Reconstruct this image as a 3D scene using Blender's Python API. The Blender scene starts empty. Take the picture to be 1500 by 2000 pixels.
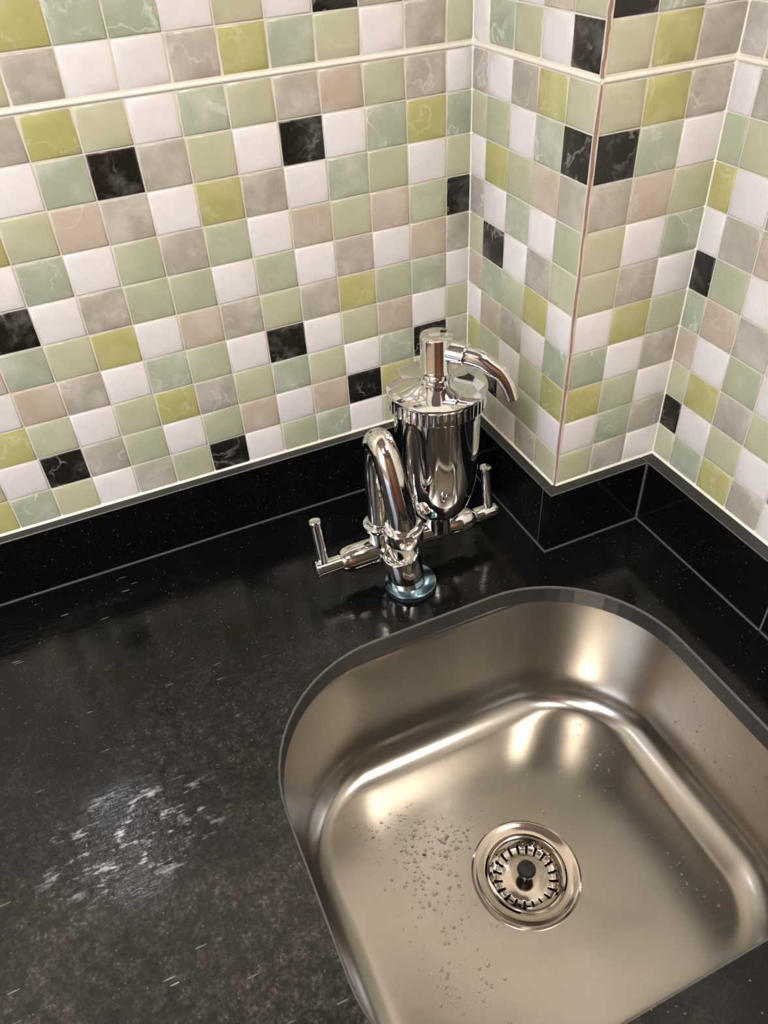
import bpy, bmesh, math, random
from mathutils import Vector, Matrix
from mathutils.geometry import tessellate_polygon

random.seed(7)
S = 0.043            # metres in one mosaic pitch; every length below is in pitches, heights above the counter top
ZC = 0.86            # height of the counter top above the floor
def W(x, y, h): return Vector((x * S, y * S, ZC + h * S))
scene = bpy.context.scene
COL = scene.collection

# ------------------------------------------------------------------ camera
RIGHT = Vector((0.91243, -0.40585, -0.05229)); DOWN = Vector((-0.30105, -0.57866, -0.75797)); FWD = Vector((0.27737, 0.70742, -0.65020))
cam_d = bpy.data.cameras.new('camera'); cam = bpy.data.objects.new('camera', cam_d); COL.objects.link(cam)
m = Matrix((RIGHT, -DOWN, -FWD)).transposed().to_4x4()
m.translation = W(-9.5988, -17.1362, 14.338)
cam.matrix_world = m
cam_d.sensor_fit = 'HORIZONTAL'; cam_d.sensor_width = 36; cam_d.lens = 36 * 1500.32 / 1500
cam_d.clip_start = 0.01
scene.camera = cam

# ------------------------------------------------------------------ world and exposure
world = bpy.data.worlds.new('world'); scene.world = world; world.use_nodes = True
world.node_tree.nodes['Background'].inputs[0].default_value = (0.75, 0.85, 1.0, 1)
world.node_tree.nodes['Background'].inputs[1].default_value = 0.25
vs = scene.view_settings
vs.view_transform = 'Standard'; vs.look = 'None'; vs.gamma = 1; vs.use_curve_mapping = False
vs.exposure = -0.2
CEILING_LAMP = 80.0; SIDE_LAMP = 34.0; ADDED_WINDOW = 7.8; ADDED_SPOT_LEFT = 42.0

# ------------------------------------------------------------------ helpers
def s2l(c): return tuple(((v / 255) / 12.92 if v / 255 <= 0.04045 else ((v / 255 + 0.055) / 1.055) ** 2.4) for v in c)
def rgba(c): return (*s2l(c), 1)
def link(o, parent=None):
    COL.objects.link(o)
    if parent: o.parent = parent
    return o
def tag(o, label=None, cat=None, group=None, kind=None):
    if label: o['label'] = label
    if cat: o['category'] = cat
    if group: o['group'] = group
    if kind: o['kind'] = kind
    return o
def empty(name, loc, parent=None):
    o = bpy.data.objects.new(name, None); o.location = loc; o.empty_display_size = 0.02
    return link(o, parent)
class MB:
    """collects vertices and faces in pitches; build() makes one mesh object in metres about an origin"""
    def __init__(s): s.v = []; s.f = []; s.m = []
    def add(s, vs, fs, mi=0):
        b = len(s.v); s.v += [tuple(v) for v in vs]; s.f += [tuple(i + b for i in f) for f in fs]; s.m += [mi] * len(fs)
    def box(s, a, b, mi=0):
        x0, y0, z0 = a; x1, y1, z1 = b
        s.add([(x0,y0,z0),(x1,y0,z0),(x1,y1,z0),(x0,y1,z0),(x0,y0,z1),(x1,y0,z1),(x1,y1,z1),(x0,y1,z1)],
              [(3,2,1,0),(4,5,6,7),(0,1,5,4),(1,2,6,5),(2,3,7,6),(3,0,4,7)], mi); return s
    def rings(s, rings, mi=0, cap0=True, cap1=True, closed=True):
        n = len(rings[0]); vs = [v for r in rings for v in r]; fs = []
        for i in range(len(rings) - 1):
            for j in range(n if closed else n - 1):
                k = (j + 1) % n
                fs.append((i*n+j, i*n+k, (i+1)*n+k, (i+1)*n+j))
        if cap0: fs.append(tuple(reversed(range(n))))
        if cap1: fs.append(tuple(range((len(rings)-1)*n, len(rings)*n)))
        s.add(vs, fs, mi); return s
    def lathe(s, prof, c=(0,0,0), axis=(0,0,1), n=48, mi=0, cap0=True, cap1=True):
        ax = Vector(axis).normalized(); u = ax.orthogonal().normalized(); w = ax.cross(u); c = Vector(c)
        rs = [[c + ax*h + (u*math.cos(t) + w*math.sin(t))*r for t in [2*math.pi*i/n for i in range(n)]] for r, h in prof]
        return s.rings(rs, mi, cap0, cap1)
    def tube(s, pts, rad, n=24, mi=0):
        pts = [Vector(q) for q in pts]; rs = []
        u = None
        for i, q in enumerate(pts):
            t = (pts[min(i+1, len(pts)-1)] - pts[max(i-1, 0)]).normalized()
            u = t.orthogonal().normalized() if u is None else (u - t*u.dot(t)).normalized()
            w = t.cross(u); r = rad[i] if isinstance(rad, (list, tuple)) else rad
            rs.append([q + (u*math.cos(a) + w*math.sin(a))*r for a in [2*math.pi*k/n for k in range(n)]])
        return s.rings(rs, mi)
    def mesh(s, name, smooth=None, origin=(0,0,0)):
        me = bpy.data.meshes.new(name)
        o = Vector(origin)
        me.from_pydata([((Vector(v) - o) * S) for v in s.v], [], s.f)
        me.polygons.foreach_set('material_index', s.m)
        bm = bmesh.new(); bm.from_mesh(me); bmesh.ops.recalc_face_normals(bm, faces=bm.faces); bm.to_mesh(me); bm.free()
        if smooth is not None:
            me.shade_smooth(); me.set_sharp_from_angle(angle=math.radians(smooth))
        me.update(); return me
    def build(s, name, mats, parent=None, smooth=None, origin=(0,0,0), loc=None):
        me = s.mesh(name, smooth, origin)
        for mt in (mats if isinstance(mats, (list, tuple)) else [mats]): me.materials.append(mt)
        ob = bpy.data.objects.new(name, me)
        ob.location = loc if loc is not None else ((0, 0, 0) if parent else W(*origin))
        return link(ob, parent)
def spline(pts, n=8):
    """Catmull-Rom through rows of numbers"""
    out = []
    P = [pts[0]] + list(pts) + [pts[-1]]
    for i in range(1, len(P) - 2):
        for k in range(n):
            t = k / n
            out.append(tuple(0.5*((2*b) + (c-a)*t + (2*a-5*b+4*c-d)*t*t + (-a+3*b-3*c+d)*t**3) for a, b, c, d in zip(P[i-1], P[i], P[i+1], P[i+2])))
    out.append(tuple(pts[-1])); return out

# ------------------------------------------------------------------ materials
class NT:
    def __init__(s, name):
        s.mat = bpy.data.materials.new(name); s.mat.use_nodes = True; s.t = s.mat.node_tree; s.b = s.t.nodes['Principled BSDF']
    def n(s, typ, **kw):
        nd = s.t.nodes.new(typ)
        for k, v in kw.items():
            if k.startswith('i_'):
                key = k[2:]; key = int(key) if key.isdigit() else key.replace('_', ' ')
                if isinstance(v, bpy.types.NodeSocket): s.t.links.new(v, nd.inputs[key])
                else: nd.inputs[key].default_value = v
            else: setattr(nd, k, v)
        return nd
    def set(s, key, v):
        if isinstance(v, bpy.types.NodeSocket): s.t.links.new(v, s.b.inputs[key])
        else: s.b.inputs[key].default_value = v
    def math(s, op, a, b=0.0, clamp=False): return s.n('ShaderNodeMath', operation=op, use_clamp=clamp, i_0=a, i_1=b).outputs[0]
    def mix(s, f, a, b):
        nd = s.n('ShaderNodeMix', data_type='RGBA')
        for k, v in ((0, f), (6, a), (7, b)):
            if isinstance(v, bpy.types.NodeSocket): s.t.links.new(v, nd.inputs[k])
            else: nd.inputs[k].default_value = v
        return nd.outputs[2]
    def ramp(s, f, stops):
        nd = s.n('ShaderNodeMapRange', i_0=f, i_1=stops[0], i_2=stops[1]); nd.interpolation_type = 'SMOOTHSTEP'; return nd.outputs[0]
    def noise(s, vec, scale, detail=4, rough=0.55, dist=0.0):
        return s.n('ShaderNodeTexNoise', i_Vector=vec, i_Scale=scale, i_Detail=detail, i_Roughness=rough, i_Distortion=dist).outputs[0]
    def bump(s, h, strength, dist=0.001): s.set('Normal', s.n('ShaderNodeBump', i_Strength=strength, i_Distance=dist, i_Height=h).outputs[0])
def plain(name, c, rough=0.5, metal=0.0, **kw):
    t = NT(name); t.set('Roughness', rough); t.set('Metallic', metal)
    co = t.n('ShaderNodeTexCoord').outputs['Object']
    f = t.noise(co, kw.get('scale', 40.0), 3)
    d = kw.get('var', 0.08)
    lin = s2l(c)
    t.set('Base Color', t.mix(f, (*[v*(1-d) for v in lin], 1), (*[min(1, v*(1+d)) for v in lin], 1)))
    return t.mat
def tile_mat(name, c1, c2, vein=None, vein_amt=0.0, scale=38, dark=None):
    t = NT(name)
    co = t.n('ShaderNodeTexCoord').outputs['Object']
    rnd = t.n('ShaderNodeObjectInfo').outputs['Random']
    off = t.n('ShaderNodeCombineXYZ', i_0=t.math('MULTIPLY', rnd, 37.0), i_1=t.math('MULTIPLY', rnd, 91.0), i_2=t.math('MULTIPLY', rnd, 53.0)).outputs[0]
    v = t.n('ShaderNodeVectorMath', operation='ADD', i_0=co, i_1=off).outputs[0]
    base = t.mix(t.ramp(t.noise(v, scale, 5, 0.6, 0.2), (0.3, 0.7)), rgba(c1), rgba(c2))
    if vein:
        w = t.noise(v, scale*0.7, 5, 0.55, 0.35)
        ln = t.math('ABSOLUTE', t.math('SUBTRACT', w, 0.5))
        ln = t.math('SUBTRACT', 1.0, t.ramp(ln, (0.0, 0.022)))
        pat = t.ramp(t.noise(v, scale*0.6, 2), (0.42, 0.62))
        base = t.mix(t.math('MULTIPLY', t.math('MULTIPLY', ln, pat), vein_amt), base, rgba(vein))
        cl = t.ramp(t.noise(v, scale*1.0, 6, 0.68, 0.3), (0.5, 0.78))
        base = t.mix(t.math('MULTIPLY', cl, vein_amt*0.6), base, rgba(vein))
    if dark:
        cl = t.ramp(t.noise(v, scale*1.3, 6, 0.7, 0.4), (0.52, 0.74))
        base = t.mix(t.math('MULTIPLY', cl, 0.5), base, rgba(dark))
    hs = t.n('ShaderNodeHueSaturation', i_Color=base, i_Value=t.n('ShaderNodeMapRange', i_0=rnd, i_3=0.95, i_4=1.05).outputs[0])
    t.set('Base Color', hs.outputs[0]); t.set('Roughness', 0.22); t.set('IOR', 1.5)
    t.bump(t.noise(v, 60, 2), 0.05, 0.0006)
    return t.mat
TM = {
 'W': tile_mat('white_glaze', (222, 215, 209), (229, 222, 216)),
 'S': tile_mat('sage_glaze', (180, 178, 146), (190, 186, 156), (204, 200, 178), 0.2, 22),
 'N': tile_mat('mint_glaze', (169, 173, 144), (182, 183, 154), (200, 201, 178), 0.25, 24),
 'M': tile_mat('mint_marble', (158, 166, 141), (180, 182, 160), (214, 216, 204), 0.75, 30),
 'O': tile_mat('olive_marble', (170, 166, 103), (183, 177, 122), (208, 202, 168), 0.5, 30),
 'G': tile_mat('grey_marble', (166, 158, 143), (187, 179, 164), (208, 200, 188), 0.7, 30, (144, 136, 122)),
 'T': tile_mat('tan_marble', (182, 166, 144), (194, 181, 164), (208, 196, 182), 0.5, 26, (170, 150, 118)),
 'K': tile_mat('black_marble', (26, 24, 19), (36, 33, 27), (150, 150, 142), 0.6, 34),
}
GROUT = plain('cream_grout', (224, 214, 196), 0.6)
CAULK = plain('white_sealant', (236, 228, 212), 0.45)
BEAD = plain('beige_corner_bead', (214, 198, 180), 0.5)
CRACK = plain('brown_grout', (140, 112, 94), 0.8, scale=150, var=0.35)
CHROME = plain('chrome', (232, 230, 228), 0.045, 1.0, var=0.01)
CHROME_WORN = NT('spotted_chrome')
co = CHROME_WORN.n('ShaderNodeTexCoord').outputs['Object']
CHROME_WORN.set('Metallic', 1.0); CHROME_WORN.set('Base Color', rgba((230, 226, 220)))
CHROME_WORN.set('Roughness', CHROME_WORN.n('ShaderNodeMapRange', i_0=CHROME_WORN.ramp(CHROME_WORN.noise(co, 420, 3), (0.5, 0.7)), i_3=0.06, i_4=0.16).outputs[0])
CHROME_WORN.bump(CHROME_WORN.noise(co, 500, 2), 0.06, 0.0005)
CHROME_WORN = CHROME_WORN.mat
BLUE_CHROME = plain('bluish_chrome', (150, 182, 196), 0.16, 1.0, var=0.02)
RUBBER = plain('black_rubber', (22, 22, 22), 0.5)
STEEL_PLATE = plain('polished_steel', (206, 196, 182), 0.12, 1.0, var=0.03)
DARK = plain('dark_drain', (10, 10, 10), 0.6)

def granite(name, stain):
    t = NT(name)
    co = t.n('ShaderNodeTexCoord').outputs['Object']
    speck = t.n('ShaderNodeTexVoronoi', i_Vector=co, i_Scale=420.0)
    pick = t.n('ShaderNodeSeparateColor', i_0=speck.outputs['Color']).outputs[0]
    dot = t.math('MULTIPLY', t.math('LESS_THAN', speck.outputs['Distance'], 0.30), t.math('GREATER_THAN', pick, 0.975))
    grain = t.noise(co, 520, 3, 0.6)
    base = t.mix(t.ramp(grain, (0.5, 0.75)), rgba((9, 9, 9)), rgba((26, 26, 25)))
    rough = 0.09
    if stain:
        xyz = t.n('ShaderNodeSeparateXYZ', i_0=co)
        # limescale film that has dried on the open left of the counter, thicker towards the front edge
        gx = t.math('MULTIPLY', t.math('ADD', xyz.outputs[0], 0.20), -2.2)
        gy = t.math('MULTIPLY', t.math('ADD', xyz.outputs[1], 0.13), -2.6)
        big = t.noise(co, 9, 4, 0.6, 0.5)
        amt = t.math('ADD', t.math('ADD', t.math('MINIMUM', gx, 0.42), t.math('MINIMUM', gy, 0.52)), t.math('MULTIPLY', t.math('SUBTRACT', big, 0.5), 2.2))
        amt = t.math('MULTIPLY', t.ramp(amt, (0.1, 1.1)), 0.9)
        spots = t.n('ShaderNodeTexVoronoi', i_Vector=t.n('ShaderNodeVectorMath', operation='ADD', i_0=co, i_1=t.n('ShaderNodeVectorMath', operation='SCALE', i_0=t.n('ShaderNodeTexNoise', i_Vector=co, i_Scale=120.0).outputs[1], i_Scale=0.012).outputs[0]).outputs[0], i_Scale=85.0)
        blot = t.ramp(t.noise(co, 130, 6, 0.75, 0.3), (0.36, 0.68))
        fine = t.ramp(t.noise(co, 300, 4, 0.7), (0.38, 0.64))
        ring = t.ramp(spots.outputs['Distance'], (0.62, 0.25))
        film = t.math('MULTIPLY', amt, t.math('ADD', 0.14, t.math('MULTIPLY', t.math('ADD', t.math('MULTIPLY', blot, 0.55), t.math('MULTIPLY', ring, 0.4)), t.math('ADD', 0.15, fine))), True)
        front = t.ramp(xyz.outputs[1], (-0.30, -0.44))       # browner crust near the front edge
        tint = t.mix(t.noise(co, 24, 3), t.mix(front, rgba((48, 48, 44)), rgba((60, 59, 52))), t.mix(front, rgba((58, 57, 53)), rgba((88, 83, 76))))
        base = t.mix(film, base, tint)
        # wet, scratched patch on the left; pale colour is chalky deposit plus painted highlight
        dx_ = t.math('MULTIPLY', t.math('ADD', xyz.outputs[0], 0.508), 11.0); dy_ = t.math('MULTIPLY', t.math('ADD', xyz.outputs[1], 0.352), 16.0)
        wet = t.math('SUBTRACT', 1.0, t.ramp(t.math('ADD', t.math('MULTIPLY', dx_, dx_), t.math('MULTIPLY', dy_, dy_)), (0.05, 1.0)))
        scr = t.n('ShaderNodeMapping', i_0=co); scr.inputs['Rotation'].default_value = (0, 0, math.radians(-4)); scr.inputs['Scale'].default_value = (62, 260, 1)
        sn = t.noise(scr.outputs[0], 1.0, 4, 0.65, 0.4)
        chalk_glint = t.math('MULTIPLY', t.ramp(t.math('ADD', sn, t.math('MULTIPLY', t.noise(co, 48, 5, 0.65), 1.3)), (1.2, 1.5)), wet)
        base = t.mix(t.math('MULTIPLY', chalk_glint, 0.9), base, rgba((182, 181, 184)))
        sc2 = t.n('ShaderNodeMapping', i_0=co); sc2.inputs['Rotation'].default_value = (0, 0, math.radians(-5)); sc2.inputs['Scale'].default_value = (55, 520, 1)
        sv = t.n('ShaderNodeTexVoronoi', i_Vector=sc2.outputs[0], i_Scale=1.0, i_Randomness=1.0, voronoi_dimensions='2D')
        sp = t.n('ShaderNodeSeparateColor', i_0=sv.outputs['Color']).outputs[0]
        line = t.math('MULTIPLY', t.math('LESS_THAN', sv.outputs['Distance'], 0.26), t.math('GREATER_THAN', sp, 0.988))
        line = t.math('MULTIPLY', line, t.ramp(xyz.outputs[0], (-0.30, -0.48)))
        base = t.mix(t.math('MULTIPLY', line, t.ramp(t.noise(co, 30, 2), (0.35, 0.7))), base, rgba((150, 150, 146)))
        rough = t.math('MULTIPLY', t.math('ADD', 0.09, t.math('MULTIPLY', film, 0.26)), t.math('SUBTRACT', 1.0, t.math('MULTIPLY', wet, 0.6)))
        bs = t.n('ShaderNodeBump', i_Strength=t.math('ADD', 0.14, t.math('MULTIPLY', wet, 0.6)), i_Distance=0.0008, i_Height=t.math('ADD', sn, t.math('MULTIPLY', t.noise(co, 150, 3), 0.6)))
        t.set('Normal', bs.outputs[0])
    base = t.mix(dot, base, rgba((84, 83, 78)))
    t.set('Base Color', base); t.set('Roughness', rough); t.set('IOR', 1.36)
    return t.mat
GRANITE = granite('polished_black_granite', False)
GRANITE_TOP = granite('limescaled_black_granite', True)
SAWN = plain('sawn_granite', (46, 45, 43), 0.55, scale=260, var=0.45)
ARRIS = plain('ground_granite_arris', (84, 82, 78), 0.45, scale=300, var=0.3)
CUTM = plain('honed_granite_edge', (36, 35, 33), 0.35, scale=260, var=0.4)
JOINT = plain('grey_joint', (92, 90, 92), 0.6, scale=200, var=0.3)

def steel():
    t = NT('brushed_steel')
    co = t.n('ShaderNodeTexCoord').outputs['Object']
    mp = t.n('ShaderNodeMapping', i_0=co); mp.inputs['Scale'].default_value = (60, 900, 900)
    br = t.noise(mp.outputs[0], 1.0, 3, 0.6)
    t.set('Metallic', 1.0)
    t.set('Base Color', t.mix(t.noise(co, 20, 4), rgba((168, 163, 154)), rgba((182, 176, 167))))
    t.set('Roughness', t.n('ShaderNodeMapRange', i_0=br, i_3=0.18, i_4=0.28).outputs[0])
    t.bump(br, 0.025, 0.0004)
    return t.mat
STEEL = steel()
t = NT('water'); t.set('Base Color', (1, 1, 1, 1)); t.set('Roughness', 0.0); t.set('IOR', 1.33); t.set('Transmission Weight', 1.0); WATER = t.mat
def emit(name, c, strength):
    t = NT(name); t.set('Base Color', rgba(c)); t.set('Emission Color', rgba(c)); t.set('Emission Strength', strength); return t.mat
CREAM = plain('cream_wall_paint', (214, 200, 178), 0.7)
TAUPE = plain('taupe_wall_paint', (70, 61, 52), 0.7)
CEIL = plain('taupe_ceiling_paint', (124, 114, 104), 0.8)
FLOORM = plain('beige_floor_tile', (176, 156, 132), 0.35)
WOOD = plain('brown_wood', (112, 66, 44), 0.4, scale=12, var=0.3)
LAM = plain('cream_laminate', (206, 186, 156), 0.4)
WHITE = plain('white_plastic', (235, 235, 232), 0.4)

# ------------------------------------------------------------------ room shell
A0, B0, D0, VP, BW, CW = 0.6783, 0.6803, 0.6335, 0.9164, 0.9951, 1.0195   # partial columns, row height, column widths
BL = B0 + 4*BW; CL = 3*CW
JH = 11.08           # height of the long tile joint
TB = JH - 10*VP      # underside of the tiling = top of the granite upstand
XL, YF, HC, HF = -40.0, -52.0, 41.0, -20.0   # left wall, front wall, ceiling, floor
def struct(name, mb, mat, parent=None, **k):
    o = mb.build(name, mat, parent, **k)
    if not parent: o['kind'] = 'structure'
    return o
struct('floor', MB().box((XL-2, YF-2, HF-1), (20, 2, HF)), FLOORM)
struct('ceiling', MB().box((XL-2, YF-2, HC), (20, 2, HC+1)), CEIL)
struct('wall_left', MB().box((XL-1, YF-1, HF), (XL, -34, HC)).box((XL-1, -12, HF), (XL, 1, HC)).box((XL-1, -34, HF), (XL, -12, 4)).box((XL-1, -34, 34), (XL, -12, HC)), CREAM)
struct('wall_front', MB().box((XL-1, YF-1, HF), (19, YF, HC)), TAUPE)
struct('wall_side', MB().box((18, YF, HF), (19, -20, HC)), CREAM)
struct('wall_return', MB().box((CL+0.9, -20, HF), (18, -19.0, HC)), CREAM)
win = tag(empty('added_window_1', W(XL-0.5, -23, 4)), kind='structure')  # unseen window with glowing panes, added for cool light from the left
fr = MB().box((-0.4,-11,0),(0.4,11,0.8)).box((-0.4,-11,29.2),(0.4,11,30)).box((-0.4,-11,0.8),(0.4,-10.2,29.2)).box((-0.4,10.2,0.8),(0.4,11,29.2)).box((-0.4,-0.4,0.8),(0.4,0.4,29.2))
fr.build('window_frame', WHITE, win)
DAY = emit('added_glow_pane', (214, 228, 255), ADDED_WINDOW)
for y0, y1 in ((-10.2, -0.4), (0.4, 10.2)): MB().box((-0.1, y0, 0.8), (0.1, y1, 29.2)).build('pane', DAY, win)
door = tag(empty('door_1', W(-14, YF, HF)), kind='structure')
MB().box((-10, 0, 0), (10, 0.6, 48)).build('door_leaf', WOOD, door)
MB().box((-11.5, 0, 0), (-10, 0.9, 49.5)).box((10, 0, 0), (11.5, 0.9, 49.5)).box((-10, 0, 48), (10, 0.9, 49.5)).build('door_frame', WOOD, door)
MB().lathe([(0.6, 0), (0.6, 0.3), (0.3, 0.4), (0.3, 1.0), (0.8, 1.2), (0.7, 1.9), (0.2, 2.1)], (8.4, 0.6, 23), (0, 1, 0), 20).build('door_handle', CHROME, door, smooth=40)

# mosaic walls ------------------------------------------------
ROWS_A = {  # columns from the inner corner leftwards
 -2: 'WGSMWTSGWOMWSG', -1: 'SGGKWSWMMOWGSW', 0: 'SGWSMOGWWGSMGW',
 1: 'WGSTGSMWSOGWSM', 2: 'MOMWKWSGKMWSGW', 3: 'SWSMWGOWGTSOWG', 4: 'KNTSTWNGNWMWSG', 5: 'GTWGWNWNNGWKWS',
 6: 'WMNOGSGTWOSMTW', 7: 'SWTSWKWNMWGTWN', 8: 'GKMWSMSGOSWNOG', 9: 'SSOKTWTNWNGKWS', 10: 'WWSWMNWKNGWSMO'}
ROWS_B = {-2: 'GWSGM', -1: 'SGWTS', 0: 'WMSWK', 1: 'GWGOS', 2: 'SNWMK', 3: 'WOSTG', 4: 'GWMWN', 5: 'SKWGN', 6: 'TMNOW', 7: 'WTGWM', 8: 'ONWNO', 9: 'WKGNW', 10: 'GSWGS'}
ROWS_C = {-2: 'GTS', -1: 'KMW', 0: 'SOG', 1: 'SOG', 2: 'KMW', 3: 'GTS', 4: 'SWM', 5: 'SGW', 6: 'WON', 7: 'MWG', 8: 'ONW', 9: 'WMG', 10: 'SGW'}
ROWS_D = {-2: 'WSMGW', -1: 'SKWGO', 0: 'GTSWM', 1: 'WGSMW', 2: 'NSGWT', 3: 'OWGSM', 4: 'WGTWO', 5: 'KNWGS', 6: 'MTGWN', 7: 'TWNWG', 8: 'SOGSW', 9: 'KWSWM', 10: 'SMOGW'}
GAP = 0.017
def tile_mesh(w, h, et=0.0, eb=0.0):
    """shallow pillow: flat field with a soft edge falling back to the grout"""
    mb = MB(); rs = []
    for inset, d in ((0, 0.0), (0.006, 0.014), (0.035, 0.026), (0.17, 0.040)):
        a, b = w/2 - GAP - inset, h/2 - GAP - inset
        z0, z1 = -b, b
        if inset > 0.02: z0 += eb; z1 -= et
        rs.append([(-a, d - (0.03 if eb and inset < 0.02 else 0), z0), (a, d - (0.03 if eb and inset < 0.02 else 0), z0), (a, d - (0.03 if et and inset < 0.02 else 0), z1), (-a, d - (0.03 if et and inset < 0.02 else 0), z1)])
    mb.rings(rs, cap0=False)
    return mb.mesh('tile', 50)
cache = {}
def tile(wall, code, w, h, pos, rz, et=0.0, eb=0.0):
    key = (code, round(w, 3), round(h, 3), et, eb)
    if key not in cache:
        me = tile_mesh(w, h, et, eb); me.materials.append(TM[code]); cache[key] = me
    o = bpy.data.objects.new('tile', cache[key]); o.location = Vector(pos) * S; o.rotation_euler = (0, 0, rz)
    return link(o, wall)
UPPER = plain('warm_white_upper_wall_paint', (246, 236, 220), 0.6)
def mosaic_wall(name, p0, dirx, length, rows, widths, hi=JH + 3*VP):
    """wall face: p0 = foot of its first column, dirx = way the columns run, outward normal to the viewer's side"""
    w = tag(empty(name, W(p0[0], p0[1], 0)), kind='structure')
    dx = Vector((dirx[0], dirx[1], 0))
    # outward normal, chosen so that local frame (x = along, y = out) is consistent with a rotation about z
    out = Vector(NORM[name])
    rz = math.atan2(out.y, out.x) - math.pi/2      # tile mesh points its face to +y
    th = 0.9
    def slab(a, b, h0, h1, d0, d1):
        c = [dx*a + out*d0, dx*b + out*d0, dx*b + out*d1, dx*a + out*d1]
        return [[(v.x, v.y, h0) for v in c], [(v.x, v.y, h1) for v in c]]
    MB().rings(slab(0, length, -0.02, hi, -th, -0.002)).build('grout_bed', GROUT, w)
    MB().rings(slab(0, length, hi, HC, -th, 0.01)).build('upper_wall', UPPER, w)
    x = 0.0
    edges = [0.0]
    for q in widths: edges.append(edges[-1] + q)
    for r, codes in rows.items():
        top = JH - (r-1)*VP; bot = top - VP
        if r == 1: top -= 0.035
        if r == 0: bot += 0.02
        for k in range(len(widths)):
            a, b = edges[k], edges[k+1]
            if a > length: break
            c = dx*((a+b)/2)
            tile(w, codes[k], b-a, top-bot, (c.x, c.y, (top+bot)/2), rz, 0.07 if r == 1 else 0.0, 0.07 if r == 0 else 0.0)
    # rounded glazed lip along the long joint and the white sealant at the foot
    lip = [(-0.004, 0.03), (0.02, 0.026), (0.034, 0.012), (0.04, -0.008), (0.036, -0.03), (0.02, -0.05), (-0.004, -0.055)]
    MB().rings([[(dx.x*a + out.x*d, dx.y*a + out.y*d, JH + z) for d, z in lip] for a in (0.0, length)]).build('joint_lip', CAULK, w, smooth=40)
    MB().rings([[(dx.x*a + out.x*d, dx.y*a + out.y*d, TB + z) for d, z in ((-0.01, -0.01), (0.07, -0.01), (0.06, 0.02), (0.03, 0.05), (-0.01, 0.07))] for a in (0.0, length)]).build('sealant_line', CAULK, w, smooth=60)
    return w
NORM = {'wall_back': (0,-1,0), 'wall_pillar_side': (-1,0,0), 'wall_pillar_front': (0,-1,0), 'wall_right': (-1,0,0)}
wa = mosaic_wall('wall_back', (0, 0), (-1, 0), 40.0, ROWS_A, [A0] + [1.0]*13)
wb = mosaic_wall('wall_pillar_side', (0, 0), (0, -1), BL, ROWS_B, [B0] + [BW]*4)
wc = mosaic_wall('wall_pillar_front', (0, -BL), (1, 0), CL, ROWS_C, [CW]*3)
wd = mosaic_wall('wall_right', (CL, -BL), (0, -1), 20 - BL, ROWS_D, [D0] + [1.0]*4)
for w, p in ((wa, (0, 0)), (wc, (CL, 0))):     # sealant up the two inner corners
    MB().rings([[(p[0]+0.01, p[1]+0.01, h), (p[0]-0.055, p[1]+0.01, h), (p[0]-0.04, p[1]-0.04, h), (p[0]+0.01, p[1]-0.055, h)] for h in (TB, JH + 3*VP)]).build('corner_sealant', CAULK, w, smooth=60)
for h0, h1 in ((TB, JH - 0.07), (JH + 0.05, JH + 3*VP)):     # worn bead on the outer corner
    MB().rings([[(0.03, -BL+0.03, h), (-0.034, -BL+0.05, h), (-0.034, -BL-0.012, h), (-0.012, -BL-0.034, h), (0.05, -BL-0.034, h)] for h in (h0, h1)]).build('corner_bead', BEAD, wb)
    n = 26; rs = []
    for k in range(n):
        h = h0 + (h1-h0)*k/(n-1); j = random.uniform(-0.008, 0.008); q = random.uniform(0.012, 0.024)
        rs.append([(-0.024+j-q, -BL-0.024-j+q, h), (-0.036+j-q*0.8, -BL-0.036-j+q*0.6, h), (-0.036+j+q*0.6, -BL-0.036-j-q*0.8, h), (-0.024+j+q, -BL-0.024-j-q, h)])
    MB().rings(rs).build('worn_grout', CRACK, wb)

# ------------------------------------------------------------------ countertop with the sink cut-out
def rrect(x0, x1, y0, y1, rb, rf, h, n=14):
    """rounded rectangle, counter-clockwise; rb = back (y1) corner radius, rf = front"""
    out = []
    for cx, cy, r, a0 in ((x1, y0, rf, -90), (x1, y1, rb, 0), (x0, y1, rb, 90), (x0, y0, rf, 180)):
        sx = 1 if cx == x1 else -1; sy = 1 if cy == y1 else -1
        for k in range(n + 1):
            a = math.radians(a0 + 90*k/n)
            out.append((cx - sx*r + r*math.cos(a), cy - sy*r + r*math.sin(a), h))
    return out
TH = 0.52
FRONT = -17.4; LEFT = -30.0
outer = [(LEFT, FRONT), (CL, FRONT), (CL, -BL), (0, -BL), (0, 0), (LEFT, 0)]
CUT = (-8.9, 0.83, -14.72, -5.80)
def cut(o, h): return rrect(CUT[0]-o, CUT[1]+o, CUT[2]-o, CUT[3]+o, 3.25+o, 2.4+o, h)
h0 = cut(0.045, 0.0)
mb = MB()
tris = tessellate_polygon([[Vector((x, y, 0)) for x, y in outer], [Vector(v) for v in h0]])
pts = [(x, y, 0) for x, y in outer] + h0
mb.add(pts, [tuple(q) for q in tris], 0)
mb.add([(x, y, -TH) for x, y, _ in pts], [tuple(reversed(q)) for q in tris], 1)
mb.rings([[(x, y, 0) for x, y in outer], [(x, y, -TH) for x, y in outer]], 0, False, False)
mb.rings([h0, cut(0.012, -0.012), cut(0, -0.045)], 2, False, False)
mb.rings([cut(0, -0.045), cut(0, -TH)], 3, False, False)
mb.rings([cut(0, -TH), cut(0.045, -TH)], 3, False, False)
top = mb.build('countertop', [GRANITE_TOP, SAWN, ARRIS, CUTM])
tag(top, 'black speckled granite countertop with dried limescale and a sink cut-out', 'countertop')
# the mesh normals of a slab with a hole come out of recalc; keep it flat shaded

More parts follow.
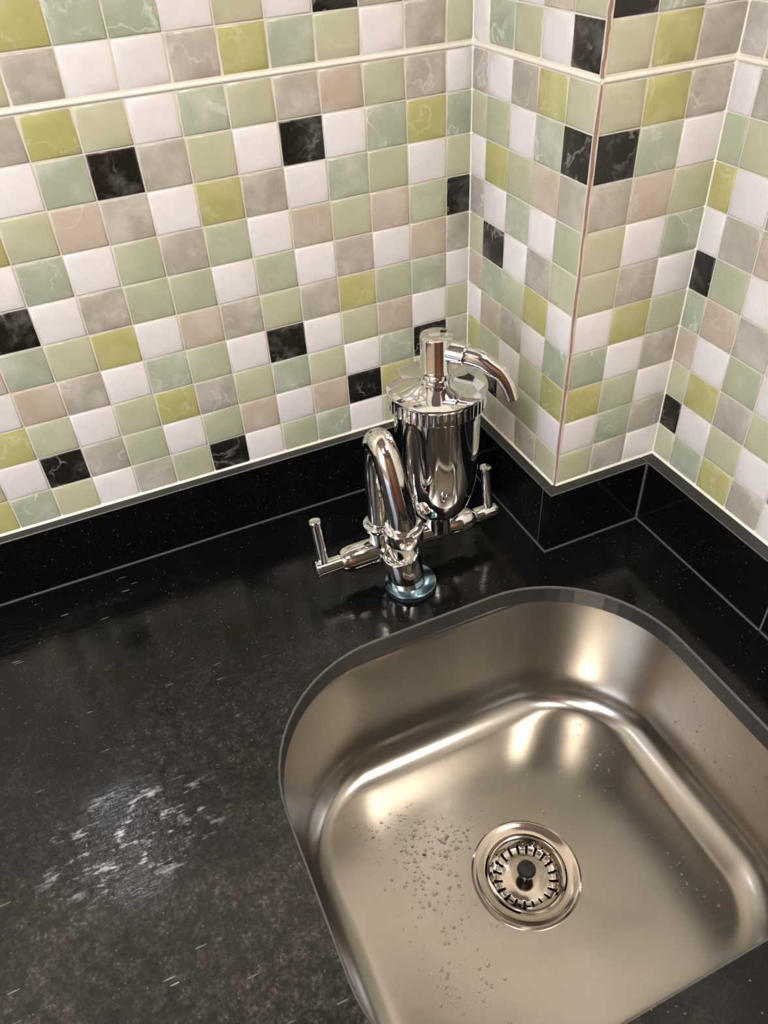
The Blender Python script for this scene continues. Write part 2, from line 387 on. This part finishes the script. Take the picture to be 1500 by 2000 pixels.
# upstands: UT thick, from the counter to the tiles
UT = 0.33
def upstand(x0, y0, x1, y1, label, seams):
    o = MB(); e = 0.022; hb = 0.004
    a, b = min(x0, x1), max(x0, x1); c, d = min(y0, y1), max(y0, y1)
    def rect(i, h): return [(a+i, c+i, h), (b-i, c+i, h), (b-i, d-i, h), (a+i, d-i, h)]
    o.rings([rect(0, hb), rect(0, TB-e)], 0, True, False)
    o.rings([rect(0, TB-e), rect(e, TB)], 2, False, False)
    o.add(rect(e, TB), [(0, 1, 2, 3)], 1)
    cx, cy = (a+b)/2, (c+d)/2
    ob = o.build('granite_upstand', [GRANITE, SAWN, ARRIS], origin=(cx, cy, 0))
    tag(ob, label, 'backsplash', 'granite upstands under the mosaic')
    for s in seams:
        s_ = MB().box((s[0]-cx, s[1]-cy, s[2]), (s[3]-cx, s[4]-cy, s[5])); s_.build('joint_line', JOINT, ob)
    return ob
UD = CL - 0.42
g = 0.035
upstand(LEFT, 0, 0, -UT, 'long black granite upstand along the back wall left of the pillar', [(LEFT, -UT-g, 0, -UT, -UT, g)])
upstand(-UT, -UT-0.01, 0, -BL, 'black granite upstand beside the chrome canister on the pillar side', [(-UT-g, -BL-UT-0.012-g, 0, -UT, -UT-0.05, g), (-UT-0.008, -BL, 0, -0.01, -BL+0.012, TB+0.006)])
upstand(-UT, -BL-0.012, UD-0.02, -BL-UT-0.012, 'short black granite upstand across the pillar front', [(-UT, -BL-UT-g-0.012, 0, UD, -BL-UT-0.012, g), (UD-0.05, -BL-UT-0.045, 0.0, UD-0.005, -BL-UT-0.0, TB+0.004)])
upstand(UD, -BL-0.01, CL, -9.53, 'black granite upstand on the right wall between pillar and seam', [(UD-g, -9.53, 0, UD, -BL-UT-0.01, g), (UD-0.008, -9.575, 0, CL, -9.53, TB+0.004)])
upstand(UD, -9.575, CL, FRONT, 'black granite upstand at the right picture edge past the seam', [(UD-g, FRONT, 0, UD, -9.575, g)])

# base cabinet that carries the counter
cab = tag(empty('base_cabinet', W(-14, -8.5, HF)), 'cream laminate base cabinet under the black countertop', 'cabinet')
zt = -HF - TH
MB().box((-16, -8.2, 0), (-15.5, 8.4, zt)).build('side_panel', LAM, cab)
MB().box((16.4, -8.2, 0), (16.9, 8.4, zt)).build('side_panel', LAM, cab)
MB().box((-15.5, 7.9, 0), (16.4, 8.4, zt)).build('back_panel', LAM, cab)
MB().box((-15.5, -7.6, 1.5), (16.4, 7.9, 2)).build('bottom_panel', LAM, cab)
MB().box((-15.5, -7.6, 0), (16.4, -7.1, 1.5)).build('plinth', WOOD, cab)
for k in range(4):
    d = MB().box((-15.4 + 8*k, -8.6, 1.6), (-7.6 + 8*k, -8.2, zt-0.3)).build('cabinet_door', LAM, cab)
    x = -8.4 + 8*k if k % 2 == 0 else -14.6 + 8*k
    MB().tube([(x, -8.6, 12.5), (x, -9.1, 12.5), (x, -9.1, 15.5), (x, -8.6, 15.5)], 0.12, 10).build('handle', CHROME, d, smooth=40)

# ------------------------------------------------------------------ sink
sink = tag(empty('kitchen_sink', W(-3.93, -10.43, -4.6)), 'undermount brushed steel sink with rounded corners below the black counter', 'sink')
SX, SY, SH = -3.93, -10.43, -4.6
def bowl(o, h, extra=0.0):
    x0, x1, y0, y1 = -9.1+o, 1.22-o, -14.92+o, -5.78-o
    return [(x-SX, y-SY, h-SH) for x, y, h in rrect(x0, x1, y0, y1, max(0.9, 3.3-o*1.9), max(0.9, 2.5-o*0.9), h)]
prof = [(-0.45, -TH-0.002), (0.0, -TH-0.002), (0.02, -0.75), (0.06, -1.6), (0.10, -2.4), (0.14, -3.05)]
R_ = 0.98
for k in range(1, 9):
    a = math.radians(88*k/8); prof.append((0.14 + R_*(1-math.cos(a)) + 0.02*k/8, -3.05 - 0.495 - R_*math.sin(a)))
prof += [(1.7, -4.53), (2.4, -4.542)]
mb = MB(); rs = [bowl(o, h) for o, h in prof]
n = len(rs[0])
angs = [math.atan2(y, x) for x, y, _ in rs[-1]]
base = rs[-1]
for f, h in ((0.75, -4.555), (0.5, -4.568)):
    rs.append([(x*f + (1-f)*1.32*math.cos(a)*1.0, y*f + (1-f)*1.32*math.sin(a), h-SH) for (x, y, _), a in zip(base, angs)])
rs.append([(1.31*math.cos(a), 1.31*math.sin(a), -4.585-SH) for a in angs])
rs.append([(1.0*math.cos(a), 1.0*math.sin(a), -4.60-SH) for a in angs])
mb.rings(rs, 0, False, False)
basin = mb.build('basin', STEEL, sink, smooth=35)
sub = basin.modifiers.new('smooth', 'SUBSURF'); sub.levels = 2; sub.render_levels = 2
# drain flange: raised polished ring with a rolled outer edge, then the cup
fl = MB().lathe([(1.32, -0.005), (1.315, 0.05), (1.27, 0.085), (1.22, 0.08), (1.19, 0.06), (1.05, 0.035), (0.985, 0.03), (0.965, 0.0), (0.96, -0.25), (0.8, -0.6), (0.5, -0.8), (0.45, -1.6)], (0, 0, 0.0), n=64, cap0=False)
flange = fl.build('drain_flange', STEEL_PLATE, sink, smooth=40)
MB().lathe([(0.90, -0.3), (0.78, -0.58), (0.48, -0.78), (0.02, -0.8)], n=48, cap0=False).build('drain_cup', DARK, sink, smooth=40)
# strainer basket, real slots cut through the bowl
bask = tag(empty('strainer_basket', W(SX, SY, SH)), 'round slotted steel strainer basket with a black knob in the sink drain', 'strainer')
NS = 160
profb = [(0.945, 0.02), (0.94, 0.055), (0.905, 0.07), (0.87, 0.055), (0.845, 0.0), (0.82, -0.055), (0.795, -0.10), (0.765, -0.135), (0.71, -0.165), (0.645, -0.18), (0.575, -0.185), (0.555, -0.178), (0.3, -0.175), (0.10, -0.172)]
bm_ = MB(); vs = []; fs = []
for r, h in profb:
    vs += [(r*math.cos(2*math.pi*i/NS), r*math.sin(2*math.pi*i/NS), h) for i in range(NS)]
for i in range(len(profb)-1):
    for j in range(NS):
        slot = (i in (7, 8, 9)) and (j % 8 in (0, 1))
        hole = i == 5 and (j % 8 in (4,))
        if not (slot or hole): k = (j+1) % NS; fs.append((i*NS+j, i*NS+k, (i+1)*NS+k, (i+1)*NS+j))
fs.append(tuple(range((len(profb)-1)*NS, len(profb)*NS)))
bm_.add(vs, fs)
bb = bm_.build('basket_bowl', STEEL_PLATE, bask, smooth=40)
sol = bb.modifiers.new('sheet', 'SOLIDIFY'); sol.thickness = 0.0006; sol.offset = -1
knob = MB().lathe([(0.07, -0.18), (0.07, 0.06), (0.13, 0.10), (0.21, 0.14), (0.228, 0.19), (0.225, 0.25), (0.19, 0.29), (0.08, 0.30)], n=32).build('knob', plain('black_knob', (16, 17, 17), 0.35), bask, smooth=40)

# ------------------------------------------------------------------ tap with the chrome filter canister
tap = tag(empty('water_tap', W(-4.05, -4.45, 0)), 'chrome two-handle water tap with gooseneck spout and upright canister with pump head', 'tap')
TO = Vector((-4.05, -4.45, 0))
def T(x, y, h): return Vector((x, y, h)) - TO
MB().lathe([(0.66, 0.0), (0.67, 0.03), (0.66, 0.06), (0.60, 0.07), (0.60, 0.11), (0.1, 0.11)], T(-4.03, -4.47, 0), n=56).build('rubber_gasket', RUBBER, tap, smooth=35)
MB().lathe([(0.55, 0.10), (0.655, 0.10), (0.665, 0.13), (0.655, 0.155), (0.63, 0.165), (0.1, 0.165)], T(-4.03, -4.47, 0), n=56).build('base_washer', BLUE_CHROME, tap, smooth=35)
cb, ct = T(-4.09, -4.39, 0.15), T(-4.21, -4.34, 1.06)
ax = (ct - cb); L = ax.length
MB().lathe([(0.47, 0.0), (0.465, L-0.05), (0.45, L-0.015), (0.42, L), (0.2, L+0.002)], cb, ax, 56).build('base_column', CHROME, tap, smooth=35)
BY, BH = -3.75, 0.9
def bar(prof, name, mat=CHROME, parent=tap, n=40):       # profile along +x: (radius, x)
    return MB().lathe([(r, x) for r, x in prof], T(0, BY, BH), (1, 0, 0), n).build(name, mat, parent, smooth=35)
bar([(0.24, -4.75), (0.26, -4.7), (0.26, -3.3), (0.29, -2.9), (0.24, -2.3)], 'crossbar', CHROME_WORN)
lv = bar([(0.2, -5.62), (0.27, -5.6), (0.335, -5.48), (0.36, -5.33), (0.365, -5.0), (0.365, -4.62), (0.2, -4.58)], 'valve_body', CHROME_WORN)
bar([(0.12, -6.3), (0.2, -6.285), (0.225, -6.26), (0.225, -6.2), (0.2, -6.18), (0.2, -5.6)], 'spindle', CHROME_WORN, lv)
MB().lathe([(0.13, 0.0), (0.135, 1.28), (0.15, 1.30), (0.155, 1.36), (0.14, 1.385), (0.05, 1.39)], T(-6.04, BY, BH), (-0.02, 0.16, 1), 28).build('handle', CHROME, lv, smooth=35)
rv = bar([(0.2, -2.75), (0.29, -2.6), (0.33, -2.3), (0.33, -2.05), (0.29, -1.9), (0.19, -1.8), (0.1, -1.78)], 'valve_body', CHROME_WORN)
bar([(0.19, -1.82), (0.2, -1.8), (0.2, -1.2), (0.185, -1.15), (0.12, -1.14)], 'spindle', CHROME_WORN, rv)
MB().lathe([(0.13, 0.0), (0.135, 1.28), (0.15, 1.30), (0.155, 1.36), (0.14, 1.385), (0.05, 1.39)], T(-1.37, BY, BH), (-0.03, 0.13, 1), 28).build('handle', CHROME, rv, smooth=35)
# gooseneck: post and collar on the bar, pipe up and over to the nozzle
PX = -4.5
sp = MB().lathe([(0.3, 0.0), (0.3, 0.72), (0.28, 0.8)], T(PX, BY, BH), n=40).build('spout_post', CHROME, tap, smooth=35)
MB().lathe([(0.28, 1.64), (0.39, 1.65), (0.405, 1.69), (0.40, 1.76), (0.33, 1.79), (0.29, 1.80), (0.28, 1.84)], T(PX, BY, 0), n=48).build('collar', CHROME, sp, smooth=35)
pts = spline([(PX, BY, 1.7), (PX, BY, 2.5), (PX, BY, 3.3), (PX, BY-0.03, 3.85), (PX, BY-0.17, 4.28), (PX, BY-0.42, 4.47), (PX, BY-0.70, 4.32), (PX+0.02, BY-0.92, 3.92), (PX+0.06, BY-1.07, 3.4), (PX+0.1, BY-1.18, 2.9), (PX+0.12, BY-1.24, 2.5)], 6)
gn = MB().tube([T(*q) for q in pts], [0.265 + 0.07*k/(len(pts)-1) for k in range(len(pts))], 36).build('gooseneck', CHROME_WORN, tap, smooth=50)
MB().lathe([(0.30, 2.42), (0.36, 2.41), (0.43, 2.395), (0.462, 2.36), (0.465, 2.30), (0.45, 2.02), (0.43, 1.99), (0.36, 1.98), (0.32, 2.03), (0.05, 2.04)], T(PX+0.12, BY-1.25, 0.2), n=48).build('nozzle', CHROME, gn, smooth=35)
# canister
QX, QY = -2.87, -3.75
can = MB().lathe(spline([(0.34, 1.55), (0.52, 1.60), (0.66, 1.72), (0.78, 1.92), (0.88, 2.22), (0.95, 2.62), (0.985, 3.1), (1.0, 3.6), (1.0, 4.2), (1.0, 4.62)], 5) + [(1.03, 4.63), (1.03, 4.80), (0.9, 4.81)], T(QX, QY, 0), n=72).build('canister', CHROME, tap, smooth=35)
MB().lathe([(0.35, 0.95), (0.345, 1.5), (0.40, 1.56), (0.30, 1.6)], T(QX, QY, 0), n=40).build('neck', CHROME, can, smooth=35)
lid = MB(); rs = []; NL = 288
for r, h, kn in ((1.0, 4.79, 0), (1.10, 4.80, 0), (1.13, 4.83, 1), (1.13, 5.13, 1), (1.135, 5.16, 0), (1.155, 5.20, 0), (1.15, 5.235, 0), (1.11, 5.255, 0), (0.8, 5.30, 0), (0.5, 5.36, 0), (0.40, 5.40, 0), (0.39, 5.5, 0), (0.3, 5.51, 0)):
    rs.append([T(QX + (r + kn*(0.007 if i % 6 < 3 else -0.007))*math.cos(2*math.pi*i/NL), QY + (r + kn*(0.007 if i % 6 < 3 else -0.007))*math.sin(2*math.pi*i/NL), h) for i in range(NL)])
lid.rings(rs).build('lid', CHROME, can, smooth=35)
MB().lathe([(0.30, 5.49), (0.30, 5.56), (0.36, 5.60), (0.385, 5.63), (0.38, 5.68), (0.36, 5.72), (0.355, 6.42), (0.345, 6.455), (0.31, 6.47), (0.05, 6.475)], T(QX, QY, 0), n=56).build('pump_head', CHROME, can, smooth=35)
c45 = (0.715, -0.70)
def sp3(s, h): return T(QX + c45[0]*s, QY + c45[1]*s, h)
path = spline([(0.1, 6.11, 0.25), (0.34, 6.1, 0.25), (0.62, 6.07, 0.25)], 4)
MB().tube([sp3(s, h) for s, h, r in path], [r for s, h, r in path], 32).build('pump_arm', CHROME, can, smooth=40)
path = [(0.57, 6.09, 0.10), (0.58, 6.075, 0.25), (0.60, 6.07, 0.262), (0.635, 6.065, 0.262), (0.65, 6.065, 0.225)] + spline([(0.7, 6.06, 0.215), (1.0, 6.0, 0.205), (1.22, 5.87, 0.195), (1.45, 5.72, 0.17), (1.62, 5.46, 0.155), (1.73, 5.15, 0.14)], 6)
MB().tube([sp3(s, h) for s, h, r in path], [r for s, h, r in path], 32).build('pump_spout', CHROME, can, smooth=40)

# ------------------------------------------------------------------ water drops
def drops(name, spots, label):
    mb = MB()
    for x, y, h, nx, ny, nz, r in spots:
        N = Vector((nx, ny, nz)).normalized(); u = N.orthogonal().normalized(); w = N.cross(u); c = Vector((x, y, h))
        e = random.uniform(0.8, 1.5); a0 = random.uniform(0, 6.28); u, w = u*math.cos(a0) + w*math.sin(a0), w*math.cos(a0) - u*math.sin(a0)
        mb.rings([[c + N*(r*q) + (u*math.cos(t)*e + w*math.sin(t))*r*k for t in [2*math.pi*i/8 for i in range(8)]] for k, q in ((1, -0.05), (0.85, 0.22), (0.45, 0.38))])
    o = mb.build(name, WATER, smooth=80)
    return tag(o, label, 'water', kind='stuff')
sp_ = []
def floor_h(x, y):
    d = math.hypot(x-SX, y-SY); return -4.53 - max(0, 1 - (d-1.3)/3.2)*0.05
for k in range(900):
    if k < 520: x, y = random.gauss(-5.7, 0.95), random.gauss(-8.6, 1.2)
    elif k < 680: x, y = random.gauss(-6.9, 0.6), random.gauss(-11.5, 1.2)
    elif k < 780: x, y = random.uniform(-1.0, 0.1), random.uniform(-13, -8)
    else: x, y = random.uniform(-7.2, 0.0), random.gauss(-7.6, 0.5)
    if not (-7.3 < x < 0.0 and -13.3 < y < -7.5) or math.hypot(x-SX, y-SY) < 1.45: continue
    sp_.append((x, y, floor_h(x, y)+0.004, 0, 0, 1, random.choice((0.016, 0.02, 0.026, 0.034, 0.04))))
for k in range(230):        # splashes on the right and back walls of the bowl
    h = random.uniform(-3.0, -0.9); o = 0.02 + 0.12*(-h - 0.75)/2.3
    if k < 130: sp_.append((1.222-o, random.uniform(-13.0, -9.3), h, -1, 0, 0.05, random.choice((0.012, 0.016, 0.022, 0.03))))
    else: sp_.append((random.gauss(-4.6, 1.0), -5.782-o, h, 0, -1, 0.05, random.choice((0.010, 0.013, 0.017))))
drops('water_drops', sp_, 'small water drops scattered over the steel sink bowl')

# ------------------------------------------------------------------ lamps of the room and an added spot
for lx, ly, power, lab in ((-26.0, -31.0, CEILING_LAMP, 'square white ceiling lamp panel nearer the window'), (3.6, -26.0, SIDE_LAMP, 'square white ceiling lamp panel over the opening on the right')):
    lamp = tag(empty('ceiling_lamp', W(lx, ly, HC)), lab, 'lamp', 'ceiling lamp panels')
    MB().box((-5, -5, -0.9), (5, 5, 0)).build('lamp_housing', WHITE, lamp)
    MB().box((-4.5, -4.5, -1.0), (4.5, 4.5, -0.9)).build('diffuser', emit('warm_lamp_diffuser', (255, 248, 239), power), lamp)
for (x, y, h), SPOT, lab in (((-13.95, -0.5, 12.5), ADDED_SPOT_LEFT, 'small white spot lamp added out of view for the counter highlight'),):
    l = tag(empty('added_spot_lamp', W(x, 0, h)), lab, 'lamp')  # out of view, added to put a highlight on the counter
    MB().lathe([(0.5, 0.0), (0.5, 0.15), (0.2, 0.2), (0.2, 0.3)], (0, -0.012, 0.5), (0, -1, 0), 24).build('wall_plate', WHITE, l, smooth=40)
    MB().lathe([(0.3, 0.75), (0.62, 0.7), (0.7, 0.1), (0.66, 0.05)], (0, y, 0), (0, 0, 1), 32, cap1=False).build('lamp_shade', WHITE, l, smooth=40)
    MB().lathe([(0.1, 0.12), (0.62, 0.1), (0.62, 0.06), (0.1, 0.0)], (0, y, 0), (0, 0, 1), 32).build('bulb', emit('cool_spot', (235, 240, 255), SPOT), l, smooth=40)
